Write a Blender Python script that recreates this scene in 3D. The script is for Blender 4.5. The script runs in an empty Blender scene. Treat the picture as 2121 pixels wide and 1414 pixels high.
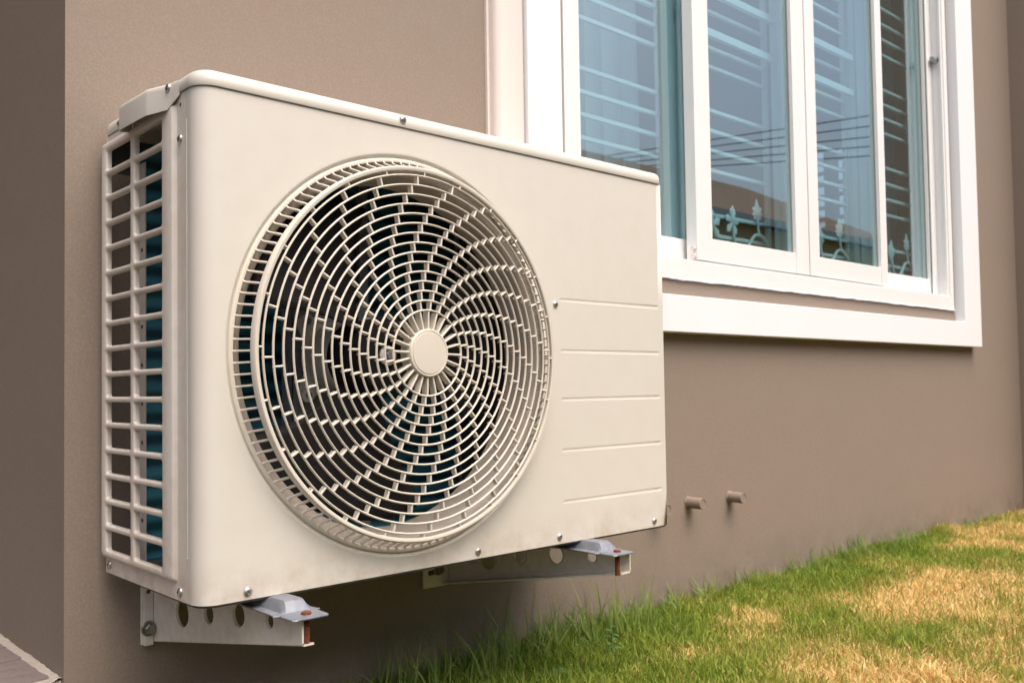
import bpy, bmesh, math, random
import numpy as np
from mathutils import Vector, Matrix
random.seed(7); np.random.seed(7)
rad = math.radians
sc = bpy.context.scene
COL = sc.collection

# ------------------------------------------------------------ camera
cd = bpy.data.cameras.new('camera'); cam = bpy.data.objects.new('camera', cd); COL.objects.link(cam)
r_ = Vector((0.7481, -0.6635, -0.0141)).normalized()
f_ = Vector((0.6635, 0.7473, 0.0358)).normalized()
u_ = r_.cross(f_).normalized(); f_ = u_.cross(r_).normalized()
mw = Matrix((r_, u_, -f_)).transposed().to_4x4(); mw.translation = Vector((-0.3978, -0.8780, 0.2159))
cam.matrix_world = mw
cd.sensor_width = 36.0; cd.lens = 36.0 * 1890.64 / 2121.0
cd.shift_x = 63.39 / 2121.0; cd.shift_y = 28.79 / 2121.0
cd.clip_start = 0.02; cd.clip_end = 600
cd.dof.use_dof = True; cd.dof.focus_distance = 1.09; cd.dof.aperture_fstop = 11.0; cd.dof.aperture_blades = 7
sc.camera = cam

# ------------------------------------------------------------ sky, sun, exposure
SUN_EL, SUN_AZ = 60.0, -92.0          # azimuth of the sun measured from +X towards +Y
w = bpy.data.worlds.new('World'); sc.world = w; w.use_nodes = True
nt = w.node_tree; bg = nt.nodes['Background']
sky = nt.nodes.new('ShaderNodeTexSky'); sky.sky_type = 'NISHITA'; sky.sun_disc = False
sky.sun_elevation = rad(SUN_EL); sky.sun_rotation = rad(90 - SUN_AZ)
sky.air_density = 0.8; sky.dust_density = 8.0; sky.ozone_density = 0.2
nt.links.new(sky.outputs[0], bg.inputs[0]); bg.inputs[1].default_value = 0.12
sl = bpy.data.lights.new('sun', 'SUN'); so = bpy.data.objects.new('sun', sl); COL.objects.link(so)
sl.energy = 0.9; sl.angle = rad(60); sl.color = (1.0, 0.98, 0.96)
sd = Vector((math.cos(rad(SUN_EL)) * math.cos(rad(SUN_AZ)), math.cos(rad(SUN_EL)) * math.sin(rad(SUN_AZ)), math.sin(rad(SUN_EL))))
so.rotation_euler = sd.to_track_quat('Z', 'Y').to_euler()
sc.view_settings.view_transform = 'Standard'; sc.view_settings.look = 'None'
sc.view_settings.gamma = 1.0; sc.view_settings.use_curve_mapping = False
sc.view_settings.exposure = 0.92
sc.cycles.max_bounces = 10; sc.cycles.transparent_max_bounces = 16

# ------------------------------------------------------------ helpers
def tag(o, label=None, cat=None, group=None, kind=None):
    for k, v in (('label', label), ('category', cat), ('group', group), ('kind', kind)):
        if v: o[k] = v
    return o
def empty(name, loc=(0, 0, 0), label=None, cat=None, group=None):
    o = bpy.data.objects.new(name, None); COL.objects.link(o); o.location = loc; o.empty_display_size = 0.05
    return tag(o, label, cat, group)
def link(name, me, parent=None, loc=None, rot=None):
    o = bpy.data.objects.new(name, me); COL.objects.link(o)
    if parent is not None: o.parent = parent
    if loc is not None: o.location = loc
    if rot is not None: o.rotation_euler = rot
    return o
class MB:
    def __init__(s): s.v = []; s.f = []
    def add(s, vs, fs):
        b = len(s.v); s.v += [tuple(map(float, q)) for q in vs]; s.f += [tuple(b + i for i in f) for f in fs]; return b
    def box(s, x0, x1, y0, y1, z0, z1):
        s.add([(x0, y0, z0), (x1, y0, z0), (x1, y1, z0), (x0, y1, z0), (x0, y0, z1), (x1, y0, z1), (x1, y1, z1), (x0, y1, z1)],
              [(0, 3, 2, 1), (4, 5, 6, 7), (0, 1, 5, 4), (1, 2, 6, 5), (2, 3, 7, 6), (3, 0, 4, 7)])
        return s
    def loft(s, loops, closed=True, cap0=False, cap1=False):
        n = len(loops[0]); b = len(s.v)
        for L in loops: s.v += [tuple(map(float, q)) for q in L]
        for i in range(len(loops) - 1):
            for j in range(n if closed else n - 1):
                k = (j + 1) % n
                s.f.append((b + i * n + j, b + i * n + k, b + (i + 1) * n + k, b + (i + 1) * n + j))
        if cap0: s.f.append(tuple(b + j for j in reversed(range(n))))
        if cap1: s.f.append(tuple(b + (len(loops) - 1) * n + j for j in range(n)))
        return s
    def prism(s, poly, fn0, fn1):
        n = len(poly); return s.loft([[fn0(p) for p in poly], [fn1(p) for p in poly]], True, True, True)
    def tube(s, pts, r, n=10, caps=True):
        pts = [Vector(p) for p in pts]; L = []
        up = Vector((0, 0, 1))
        for i, p in enumerate(pts):
            t = (pts[min(i + 1, len(pts) - 1)] - pts[max(i - 1, 0)]).normalized()
            a = t.cross(up)
            if a.length < 1e-4: a = t.cross(Vector((0, 1, 0)))
            a.normalize(); b = a.cross(t)
            rr = r[i] if isinstance(r, (list, tuple)) else r
            L.append([p + a * rr * math.cos(2 * math.pi * k / n) + b * rr * math.sin(2 * math.pi * k / n) for k in range(n)])
        return s.loft(L, True, caps, caps)
    def mesh(s, name, mat=None, smooth=None):
        me = bpy.data.meshes.new(name); me.from_pydata(s.v, [], s.f)
        bm = bmesh.new(); bm.from_mesh(me); bmesh.ops.recalc_face_normals(bm, faces=bm.faces)
        if smooth:
            a = rad(smooth)
            for f in bm.faces: f.smooth = True
            for e in bm.edges:
                if len(e.link_faces) == 2 and e.calc_face_angle(0) > a: e.smooth = False
        bm.to_mesh(me); bm.free()
        if mat: me.materials.append(mat)
        return me
    def obj(s, name, mat, parent=None, bevel=0, seg=2, smooth=None, loc=None, rot=None):
        o = link(name, s.mesh(name, mat, smooth), parent, loc, rot)
        if bevel:
            m = o.modifiers.new('bevel', 'BEVEL'); m.width = bevel; m.segments = seg; m.limit_method = 'ANGLE'; m.angle_limit = rad(40)
            if not smooth:
                for p in o.data.polygons: p.use_smooth = True
                m.harden_normals = True
        return o
def rrect(x0, x1, y0, y1, rs, inset=0, n=8):
    """rounded rectangle, rs = radii at (x0y0, x1y0, x1y1, x0y1)"""
    out = []
    for (cx, cy, a0, r) in ((x0, y0, 180, rs[0]), (x1, y0, 270, rs[1]), (x1, y1, 0, rs[2]), (x0, y1, 90, rs[3])):
        sx = 1 if cx == x0 else -1; sy = 1 if cy == y0 else -1
        ox, oy = cx + sx * r, cy + sy * r; rr = max(r - inset, 0.0004)
        if r < inset: ox, oy = cx + sx * (inset + 0.0004), cy + sy * (inset + 0.0004)
        for k in range(n + 1):
            a = rad(a0 + 90 * k / n); out.append((ox + rr * math.cos(a), oy + rr * math.sin(a)))
    return out
def lathe_y(prof, cx, cz, n=96):
    """prof: list of (r, y) revolved about the y axis through (cx, cz)"""
    m = MB()
    m.loft([[(cx + r * math.cos(2 * math.pi * k / n), y, cz + r * math.sin(2 * math.pi * k / n)) for k in range(n)] for r, y in prof])
    return m

# ------------------------------------------------------------ materials
def mat(name, base, rough=0.5, metal=0.0, noise=None, bump=None, spec=0.5, coat=0.0):
    """noise = (scale, amount, other colour); bump = (scale, strength, distance)"""
    m = bpy.data.materials.new(name); m.use_nodes = True; t = m.node_tree; b = t.nodes['Principled BSDF']
    b.inputs['Base Color'].default_value = (*base, 1); b.inputs['Roughness'].default_value = rough
    b.inputs['Metallic'].default_value = metal; b.inputs['Specular IOR Level'].default_value = spec
    b.inputs['Coat Weight'].default_value = coat
    tc = t.nodes.new('ShaderNodeTexCoord')
    if noise:
        mixn = None
        for sc_, amt, c2 in (noise if isinstance(noise, list) else [noise]):
            n = t.nodes.new('ShaderNodeTexNoise'); n.inputs['Scale'].default_value = sc_; n.inputs['Detail'].default_value = 6
            t.links.new(tc.outputs['Object'], n.inputs['Vector'])
            rp = t.nodes.new('ShaderNodeMapRange'); rp.inputs['From Min'].default_value = 0.42; rp.inputs['From Max'].default_value = 0.68
            rp.inputs['To Max'].default_value = amt; t.links.new(n.outputs['Fac'], rp.inputs['Value'])
            mx = t.nodes.new('ShaderNodeMix'); mx.data_type = 'RGBA'
            if mixn is None: mx.inputs['A'].default_value = (*base, 1)
            else: t.links.new(mixn.outputs['Result'], mx.inputs['A'])
            mx.inputs['B'].default_value = (*c2, 1); t.links.new(rp.outputs['Result'], mx.inputs['Factor']); mixn = mx
        t.links.new(mixn.outputs['Result'], b.inputs['Base Color'])
    if bump:
        prev = None
        for sc_, st, dist in (bump if isinstance(bump, list) else [bump]):
            n = t.nodes.new('ShaderNodeTexNoise'); n.inputs['Scale'].default_value = sc_; n.inputs['Detail'].default_value = 5
            t.links.new(tc.outputs['Object'], n.inputs['Vector'])
            bp = t.nodes.new('ShaderNodeBump'); bp.inputs['Strength'].default_value = st; bp.inputs['Distance'].default_value = dist
            t.links.new(n.outputs['Fac'], bp.inputs['Height'])
            if prev: t.links.new(prev.outputs[0], bp.inputs['Normal'])
            prev = bp
        t.links.new(prev.outputs[0], b.inputs['Normal'])
    return m
M_wall = mat('brown_wall_paint', (0.242, 0.196, 0.157), 0.75, noise=[(1.3, 0.4, (0.25, 0.197, 0.158)), (330, 0.6, (0.31, 0.25, 0.205)), (9, 0.35, (0.25, 0.205, 0.172)), (45, 0.25, (0.245, 0.19, 0.155))],
             bump=[(4, 0.25, 0.01), (190, 0.25, 0.0007), (28, 0.15, 0.003)], spec=0.3)
M_trim = mat('white_trim_paint', (0.79, 0.81, 0.84), 0.55, noise=(6, 0.3, (0.77, 0.765, 0.77)), bump=[(60, 0.08, 0.001)])
M_alu = mat('white_window_aluminium', (0.80, 0.80, 0.80), 0.3, noise=(14, 0.3, (0.76, 0.75, 0.73)))
M_cream = mat('cream_sheet_metal', (0.665, 0.635, 0.575), 0.32, noise=[(3.0, 0.45, (0.625, 0.595, 0.53)), (35, 0.16, (0.58, 0.53, 0.45)), (420, 0.15, (0.60, 0.54, 0.47))],
              bump=[(5, 0.12, 0.004), (500, 0.04, 0.0002)])
M_creamside = mat('cream_side_metal', (0.72, 0.675, 0.61), 0.38, noise=[(9, 0.45, (0.63, 0.52, 0.44)), (70, 0.3, (0.56, 0.48, 0.38))], bump=[(18, 0.12, 0.002)])  # lighter than the front panel: missing light from the left put into the colour
M_grille = mat('cream_moulded_plastic', (0.65, 0.605, 0.525), 0.4, noise=(40, 0.25, (0.6, 0.53, 0.41)))
M_shroud = mat('cream_shroud_inside', (0.42, 0.37, 0.32), 0.55, noise=(20, 0.5, (0.34, 0.29, 0.25)))  # darker than the grille plastic, the shade inside put into the colour
M_bracket = mat('cream_bracket_paint', (0.76, 0.72, 0.64), 0.4, noise=[(14, 0.4, (0.55, 0.50, 0.38)), (90, 0.35, (0.5, 0.46, 0.36))], bump=[(60, 0.08, 0.001)])  # base colour raised in place of light that would reach it from the left
M_galv = mat('galvanised_steel', (0.22, 0.24, 0.285), 0.5, 0.35, noise=[(45, 0.7, (0.15, 0.165, 0.2)), (160, 0.5, (0.30, 0.31, 0.33))], bump=(80, 0.1, 0.001))
M_screw = mat('zinc_screw', (0.62, 0.62, 0.62), 0.28, 0.9)
M_recess = mat('screw_recess', (0.08, 0.07, 0.06), 0.7)
M_rust = mat('rusty_steel', (0.17, 0.04, 0.016), 0.85, 0.1, noise=[(220, 0.9, (0.07, 0.018, 0.010)), (600, 0.7, (0.36, 0.13, 0.05))], bump=(600, 0.6, 0.001))
M_zincbolt = mat('greenish_zinc_bolt', (0.30, 0.31, 0.25), 0.35, 0.85, noise=(150, 0.6, (0.16, 0.17, 0.13)))
M_dark = mat('dark_base_pan', (0.10, 0.10, 0.095), 0.6, 0.4, noise=(40, 0.6, (0.2, 0.2, 0.19)))
M_inside = mat('inside_sheet', (0.06, 0.06, 0.058), 0.7)
M_fan = mat('black_fan_plastic', (0.010, 0.0095, 0.0098), 0.6, noise=(25, 0.7, (0.018, 0.016, 0.015)), spec=0.2)
M_motor = mat('motor_grey_resin', (0.62, 0.59, 0.53), 0.5, noise=(60, 0.5, (0.45, 0.42, 0.37)))
M_motorb = mat('motor_black', (0.03, 0.03, 0.03), 0.4)
M_bluegrill = mat('white_painted_iron', (0.74, 0.75, 0.74), 0.4)
M_curtain = mat('pale_curtain', (0.72, 0.72, 0.73), 0.9, noise=(30, 0.3, (0.66, 0.66, 0.67)))
M_room = mat('grey_room_paint', (0.5, 0.5, 0.5), 0.9)
M_duct = mat('pinkish_plastic_duct', (0.72, 0.64, 0.60), 0.45, noise=(8, 0.3, (0.68, 0.6, 0.56)))
M_caulk = mat('grey_caulk', (0.30, 0.28, 0.25), 0.8)
M_whitegrout = mat('white_grout', (0.42, 0.38, 0.34), 0.9, noise=(60, 0.8, (0.4, 0.34, 0.29)), bump=(200, 0.6, 0.003))
M_tile = mat('grey_mauve_tile', (0.20, 0.165, 0.16), 0.6, noise=[(30, 0.7, (0.14, 0.115, 0.105)), (200, 0.4, (0.26, 0.22, 0.2))], bump=(120, 0.3, 0.001))
M_roof = mat('brown_roof_tile', (0.24, 0.15, 0.10), 0.8, noise=(3, 0.6, (0.18, 0.115, 0.08)))
M_yellow = mat('ochre_house_wall', (0.80, 0.62, 0.30), 0.8, noise=(2, 0.3, (0.72, 0.55, 0.27)))
M_fascia = mat('pale_fascia', (0.8, 0.78, 0.7), 0.7)
M_cable = mat('black_cable', (0.03, 0.03, 0.03), 0.6)
M_pole = mat('concrete_pole', (0.3, 0.29, 0.27), 0.85, noise=(5, 0.5, (0.24, 0.23, 0.21)))

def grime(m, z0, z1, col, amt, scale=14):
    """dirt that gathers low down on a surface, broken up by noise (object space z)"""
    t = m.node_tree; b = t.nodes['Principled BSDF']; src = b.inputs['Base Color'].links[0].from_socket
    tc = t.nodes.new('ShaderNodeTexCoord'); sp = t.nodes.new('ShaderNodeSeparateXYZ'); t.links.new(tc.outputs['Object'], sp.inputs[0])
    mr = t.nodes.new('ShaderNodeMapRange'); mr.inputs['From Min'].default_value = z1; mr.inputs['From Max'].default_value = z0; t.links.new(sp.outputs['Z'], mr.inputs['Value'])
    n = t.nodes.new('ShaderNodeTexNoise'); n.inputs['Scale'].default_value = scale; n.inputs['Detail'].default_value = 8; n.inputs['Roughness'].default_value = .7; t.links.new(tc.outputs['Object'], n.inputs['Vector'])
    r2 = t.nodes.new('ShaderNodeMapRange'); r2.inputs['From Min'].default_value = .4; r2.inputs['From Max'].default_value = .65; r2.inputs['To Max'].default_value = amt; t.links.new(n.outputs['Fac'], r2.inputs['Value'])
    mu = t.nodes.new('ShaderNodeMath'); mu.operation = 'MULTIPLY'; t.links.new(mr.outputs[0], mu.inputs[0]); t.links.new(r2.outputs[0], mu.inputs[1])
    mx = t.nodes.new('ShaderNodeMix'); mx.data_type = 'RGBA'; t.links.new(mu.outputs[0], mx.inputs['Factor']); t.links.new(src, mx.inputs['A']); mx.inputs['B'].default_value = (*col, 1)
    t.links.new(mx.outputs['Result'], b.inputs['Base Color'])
grime(M_cream, 0.0, 0.05, (0.42, 0.34, 0.24), 0.55, 30)
grime(M_creamside, 0.0, 0.06, (0.45, 0.34, 0.24), 0.7, 40)
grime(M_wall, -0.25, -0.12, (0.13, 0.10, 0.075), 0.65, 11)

# glass: thin tinted pane
M_glass = bpy.data.materials.new('tinted_glass'); M_glass.use_nodes = True
t = M_glass.node_tree; t.nodes.remove(t.nodes['Principled BSDF']); out = t.nodes['Material Output']
tr = t.nodes.new('ShaderNodeBsdfTransparent'); tr.inputs[0].default_value = (0.79, 0.945, 0.98, 1)
gl = t.nodes.new('ShaderNodeBsdfGlossy'); gl.inputs['Roughness'].default_value = 0.004; gl.inputs[0].default_value = (0.84, 0.96, 0.96, 1)
lw = t.nodes.new('ShaderNodeLayerWeight'); lw.inputs[0].default_value = 0.5
pw = t.nodes.new('ShaderNodeMath'); pw.operation = 'POWER'; pw.inputs[1].default_value = 4.0; t.links.new(lw.outputs['Facing'], pw.inputs[0])
mp = t.nodes.new('ShaderNodeMapRange'); mp.inputs['To Min'].default_value = 0.36; mp.inputs['To Max'].default_value = 1.0
t.links.new(pw.outputs[0], mp.inputs['Value'])
mx = t.nodes.new('ShaderNodeMixShader'); ge = t.nodes.new('ShaderNodeNewGeometry'); bk = t.nodes.new('ShaderNodeMath'); bk.operation = 'MULTIPLY_ADD'; bk.inputs[1].default_value = -0.85; bk.inputs[2].default_value = 1.0
t.links.new(ge.outputs['Backfacing'], bk.inputs[0]); mm = t.nodes.new('ShaderNodeMath'); mm.operation = 'MULTIPLY'; t.links.new(mp.outputs[0], mm.inputs[0]); t.links.new(bk.outputs[0], mm.inputs[1])
t.links.new(mm.outputs[0], mx.inputs[0]); t.links.new(tr.outputs[0], mx.inputs[1]); t.links.new(gl.outputs[0], mx.inputs[2])
t.links.new(mx.outputs[0], out.inputs[0])

# blue coil: fine vertical fins with rows of tubes behind
M_coil = bpy.data.materials.new('blue_coil_fins'); M_coil.use_nodes = True
t = M_coil.node_tree; b = t.nodes['Principled BSDF']; b.inputs['Metallic'].default_value = 0.25; b.inputs['Roughness'].default_value = 0.45
tc = t.nodes.new('ShaderNodeTexCoord')
wv = t.nodes.new('ShaderNodeTexWave'); wv.bands_direction = 'Z'; wv.inputs['Scale'].default_value = 12; wv.inputs['Distortion'].default_value = 1.2; wv.inputs['Detail'].default_value = 2
t.links.new(tc.outputs['Object'], wv.inputs['Vector'])
cr = t.nodes.new('ShaderNodeValToRGB'); e = cr.color_ramp.elements
e[0].position = 0.1; e[0].color = (0.010, 0.065, 0.085, 1); e[1].position = 0.9; e[1].color = (0.055, 0.25, 0.34, 1)
t.links.new(wv.outputs['Fac'], cr.inputs[0]); t.links.new(cr.outputs[0], b.inputs['Base Color'])

def hexbolt(m, c, axis, R, h, flange=None):
    """bolt head along axis (unit vector) from c"""
    ax = Vector(axis).normalized(); a = ax.orthogonal().normalized(); q = ax.cross(a); c = Vector(c)
    ring = lambda rr, d, n, o=0: [c + ax * d + (a * math.cos(2 * math.pi * (k + o) / n) + q * math.sin(2 * math.pi * (k + o) / n)) * rr for k in range(n)]
    b0 = 0
    if flange:
        m.loft([ring(flange, 0, 24), ring(flange, 0.0012, 24), ring(flange * 0.9, 0.0018, 24)], True, True, True); b0 = 0.0018
    m.loft([ring(R, b0, 6), ring(R, b0 + h * 0.85, 6), ring(R * 0.86, b0 + h, 6)], True, False, True)
    return m

# ============================================================ GROUND AND HOUSE
Y = 0.2795           # outer face of the brown wall
GZ = -0.252
XL = -0.0432         # left end of the wall

def coord_noise_mat_ground():
    m = bpy.data.materials.new('thatch_and_soil'); m.use_nodes = True; t = m.node_tree; b = t.nodes['Principled BSDF']; b.inputs['Roughness'].default_value = 0.95
    tc = t.nodes.new('ShaderNodeTexCoord')
    n1 = t.nodes.new('ShaderNodeTexNoise'); n1.inputs['Scale'].default_value = 2.2; n1.inputs['Detail'].default_value = 5; t.links.new(tc.outputs['Object'], n1.inputs['Vector'])
    c1 = t.nodes.new('ShaderNodeValToRGB'); e = c1.color_ramp.elements
    e[0].position = 0.38; e[0].color = (0.035, 0.045, 0.014, 1); e[1].position = 0.62; e[1].color = (0.12, 0.085, 0.045, 1)
    t.links.new(n1.outputs['Fac'], c1.inputs[0])
    n2 = t.nodes.new('ShaderNodeTexNoise'); n2.inputs['Scale'].default_value = 120; n2.inputs['Detail'].default_value = 4; t.links.new(tc.outputs['Object'], n2.inputs['Vector'])
    mx = t.nodes.new('ShaderNodeMix'); mx.data_type = 'RGBA'; mx.blend_type = 'MULTIPLY'; mx.inputs['Factor'].default_value = 0.7
    t.links.new(c1.outputs[0], mx.inputs['A']); t.links.new(n2.outputs['Fac'], mx.inputs['B']); t.links.new(mx.outputs['Result'], b.inputs['Base Color'])
    bp = t.nodes.new('ShaderNodeBump'); bp.inputs['Strength'].default_value = 0.8; bp.inputs['Distance'].default_value = 0.006
    t.links.new(n2.outputs['Fac'], bp.inputs['Height']); t.links.new(bp.outputs[0], b.inputs['Normal'])
    return m
g = MB(); g.add([(-150, -150, GZ), (150, -150, GZ), (150, 150, GZ), (-150, 150, GZ)], [(0, 1, 2, 3)])
tag(g.obj('ground', coord_noise_mat_ground()), kind='structure')

house = empty('brown_house', (0, Y, GZ), 'brown rendered house wall behind the cream air conditioner', 'house')
def H_(m, name, material, **k):
    o = m.obj(name, material, house, **k); o.location = -Vector(house.location); return o
# window opening
OX0, OX1, OZ0, OZ1 = 0.846, 2.609, 0.4455, 1.75
WT = 0.16
m = MB()
xs = [XL, OX0, OX1, 3.182]; zs = [GZ - 0.05, OZ0, OZ1, 2.9]
for yy in (Y, Y + WT):
    for i in range(3):
        for j in range(3):
            if i == 1 and j == 1: continue
            m.add([(xs[i], yy, zs[j]), (xs[i + 1], yy, zs[j]), (xs[i + 1], yy, zs[j + 1]), (xs[i], yy, zs[j + 1])], [(0, 1, 2, 3)])
m.add([(OX0, Y, OZ0), (OX1, Y, OZ0), (OX1, Y, OZ1), (OX0, Y, OZ1), (OX0, Y + WT, OZ0), (OX1, Y + WT, OZ0), (OX1, Y + WT, OZ1), (OX0, Y + WT, OZ1)],
      [(0, 1, 5, 4), (1, 2, 6, 5), (2, 3, 7, 6), (3, 0, 4, 7)])
m.add([(XL, Y, zs[3]), (3.182, Y, zs[3]), (3.182, Y + WT, zs[3]), (XL, Y + WT, zs[3])], [(0, 1, 2, 3)])
for j in range(3): m.add([(XL, Y, zs[j]), (XL, Y + WT, zs[j]), (XL, Y + WT, zs[j + 1]), (XL, Y, zs[j + 1])], [(0, 1, 2, 3)])
bmw = bmesh.new(); me = bpy.data.meshes.new('front_wall'); me.from_pydata(m.v, [], m.f); bmw.from_mesh(me)
bmesh.ops.remove_doubles(bmw, verts=bmw.verts, dist=1e-5); bmesh.ops.recalc_face_normals(bmw, faces=bmw.faces); bmw.to_mesh(me); bmw.free()
me.materials.append(M_wall); o = link('front_wall', me, house); o.location = -Vector(house.location)
# side wall going back at the left corner (slightly uneven plaster corner comes from a bevel)
m = MB(); m.box(XL, XL + WT, Y + WT, 3.6, GZ - 0.05, 2.9); H_(m, 'side_wall', M_wall)
m = MB(); m.box(3.182, 3.36, Y - 0.37, Y + WT, GZ - 0.05, 2.9); H_(m, 'corner_pilaster', M_wall, bevel=0.004)
m = MB(); m.box(3.36, 7.0, Y - 0.02, Y + WT, GZ - 0.05, 2.9); H_(m, 'far_wall', M_wall)
# room behind the window
m = MB()
RX0, RX1, RY1, RZ0, RZ1 = 0.12, 4.60, 3.5, -0.05, 2.7
m.box(RX0 + .01, RX1, RY1, RY1 + 0.1, RZ0, RZ1)
H_(m, 'room_back_wall', M_room)
m = MB(); m.box(XL + WT, 7.0, Y + WT, 3.6, RZ0 - 0.1, RZ0); H_(m, 'room_floor', M_room)
m = MB(); m.box(XL + WT, 7.0, Y + WT, 3.6, RZ1, RZ1 + 0.1); H_(m, 'ceiling', M_room)
# right room wall with a louvred opening
m = MB(); a0, a1, b0, b1 = 1.50, 1.95, 1.12, 1.60
m.box(RX1, RX1 + .1, Y + WT, a0, RZ0, RZ1); m.box(RX1, RX1 + .1, a1, RY1, RZ0, RZ1)
m.box(RX1, RX1 + .1, a0, a1, RZ0, b0); m.box(RX1, RX1 + .1, a0, a1, b1, RZ1)
m.box(RX1, RX1 + .1, a0 + 0.19, a0 + 0.23, b0, b1)
H_(m, 'room_side_wall', M_room)
m = MB()
for k in range(7):
    z = b0 + 0.035 + k * 0.068
    m.add([(RX1 + .02, a0, z), (RX1 + .06, a0, z + .03), (RX1 + .06, a1, z + .03), (RX1 + .02, a1, z), (RX1 + .02, a0, z + .004), (RX1 + .06, a0, z + .034), (RX1 + .06, a1, z + .034), (RX1 + .02, a1, z + .004)],
          [(0, 1, 2, 3), (4, 5, 6, 7), (0, 1, 5, 4), (1, 2, 6, 5), (2, 3, 7, 6), (3, 0, 4, 7)])
H_(m, 'room_louvres', M_bluegrill)

# white plaster surround of the window (four boards with mitre-free butt joints)
TY = 0.2495; TX0, TXi0, TXi1, TX1 = 0.7229, 0.8095, 2.635, 2.766; TZ0, TZi0, TZi1, TZ1 = 0.325, 0.4017, 1.80, 1.88
m = MB(); L = [(TX0, TZ0), (TX1, TZ0), (TX1, TZ1), (TX0, TZ1)]; I = [(TXi0, TZi0), (TXi1, TZi0), (TXi1, TZi1), (TXi0, TZi1)]
m.loft([[(x, Y + .002, z) for x, z in L], [(x, TY, z) for x, z in L], [(x, TY, z) for x, z in I], [(x, Y + .002, z) for x, z in I], [(x, Y + .002, z) for x, z in L]])
H_(m, 'window_surround', M_trim, bevel=0.0022, seg=3)
# ragged line of old paint under the aluminium frame
random.seed(3)
# refrigerant line cover beside the surround
duct = empty('line_cover_duct', (0.69, Y, 0.2), 'pinkish white vertical plastic duct on the wall left of the window surround', 'duct')
m = MB(); m.box(0.6475, 0.7215, Y - .006, Y + .001, 0.2, 2.6); o = m.obj('duct_base', M_duct, duct, bevel=0.001); o.location = -Vector(duct.location)
m = MB(); P = [(0.652, Y - .006), (0.652, Y - .014), (0.655, Y - .021), (0.661, Y - .0255), (0.672, Y - .0275), (0.69, Y - .028), (0.706, Y - .0275), (0.715, Y - .0255), (0.7195, Y - .021), (0.7205, Y - .006)]
m.loft([[(x, y, 0.2) for x, y in P], [(x, y, 2.6) for x, y in P]], True, True, True)
o = m.obj('duct_cover', M_duct, duct, smooth=35); o.location = -Vector(duct.location)

# ------------------------------------------------------------ window
win = empty('sliding_window', (1.73, Y, 0.44), 'white aluminium sliding window with four tall blue tinted panes', 'window')
def W_(m, name, material, parent=win, **k):
    o = m.obj(name, material, parent, **k); o.location = -Vector(win.location) if parent is win else (0, 0, 0); return o
FX0, FX1, FZ0, FZ1 = 0.8407, 2.6145, 0.4425, 1.745
FY0, FY1 = 0.274, 0.385
m = MB()
m.box(FX0, FX1, FY0, FY1, FZ0, FZ0 + .0375)              # sill member
m.box(FX0, FX1, FY0, FY1, FZ1 - .04, FZ1)
m.box(FX0, FX0 + .020, FY0, FY1, FZ0 + .0375, FZ1 - .04)
m.box(FX1 - .024, FX1, FY0, FY1, FZ0 + .0375, FZ1 - .04)
m.box(FX1 - .033, FX1 - .024, FY0 + .004, FY0 + .010, FZ0 + .0375, FZ1 - .04)   # track lips on the right jamb
m.box(FX1 - .060, FX1 - .024, FY0 + .036, FY0 + .040, FZ0 + .0375, FZ1 - .04)
m.box(FX0 + .022, FX1 - .026, FY0 + .001, FY0 + .005, FZ0 + .0375, FZ0 + .0405)  # lip on the sill
W_(m, 'window_frame', M_alu, bevel=0.0009, seg=2)
# irregular sealant bead under and beside the frame
random.seed(5)
m = MB(); n = 150; top = []; bot = []
for k in range(n + 1):
    x = FX0 + (FX1 + .003 - FX0) * k / n
    d = 0.0025 + 0.0012 * abs(math.sin(k * .37) * math.sin(k * .11 + 1)) + random.random() * 0.0015
    top.append((x, FZ0 + .001)); bot.append((x, FZ0 - d))
m.loft([[(x, FY0 - .0005, z) for x, z in top], [(x, FY0 - .0012, z) for x, z in bot], [(x, Y + .001, z - .0005) for x, z in bot]], closed=False)
m.add([(FX1 - .0005, FY0 - .0005, FZ0), (FX1 + .003, Y, FZ0), (FX1 + .003, Y, FZ1), (FX1 - .0005, FY0 - .0005, FZ1)], [(0, 1, 2, 3)])
W_(m, 'sealant_bead', M_trim)
def sash(x0, x1, y0, y1, z0, gx0, gx1, gz0, lab, ridge=False):
    z1 = FZ1 - .035; e = MB()
    s = MB()
    s.box(x0, gx0, y0, y1, z0, z1); s.box(gx1, x1, y0, y1, z0, z1)
    s.box(gx0, gx1, y0 + .0015, y1 - .0015, z0, gz0); s.box(gx0, gx1, y0 + .0015, y1 - .0015, z1 - .05, z1)
    s.box(gx0, gx1, y0 + .009, y0 + .0105, gz0, gz0 + .001)
    o = s.obj('sash', M_alu, win, bevel=0.0009, seg=2); o.location = -Vector(win.location); tag(o, lab)
    p = MB(); yg = (y0 + y1) / 2; p.box(gx0 - .003, gx1 + .003, yg - .002, yg + .002, gz0 - .003, z1 - .047)
    po = p.obj('glass_pane', M_glass, o)
    # rubber gasket
    gk = MB()
    for (a, b_, c, d) in ((gx0, gx0 + .0022, gz0, z1 - .05), (gx1 - .0022, gx1, gz0, z1 - .05), (gx0, gx1, gz0, gz0 + .0018)):
        gk.box(a, b_, yg - .0045, yg - .0022, c, d)
    gk.obj('gasket', M_caulk, o)
    return o
ZB = FZ0 + .0385
sash(0.862, 1.345, 0.318, 0.345, ZB + .002, 0.9335, 1.2895, 0.5370, 'leftmost fixed sash with curtain behind')
sash(1.262, 1.7395, 0.282, 0.309, ZB + .007, 1.3205, 1.679, 0.5385, 'second sash from the left, in the outer track')
sash(1.7445, 2.177, 0.282, 0.309, ZB + .007, 1.793, 2.139, 0.5385, 'third sash from the left, in the outer track')
sash(2.150, 2.588, 0.318, 0.345, ZB + .002, 2.20, 2.552, 0.5370, 'rightmost fixed sash with grey curtain behind')
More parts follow.
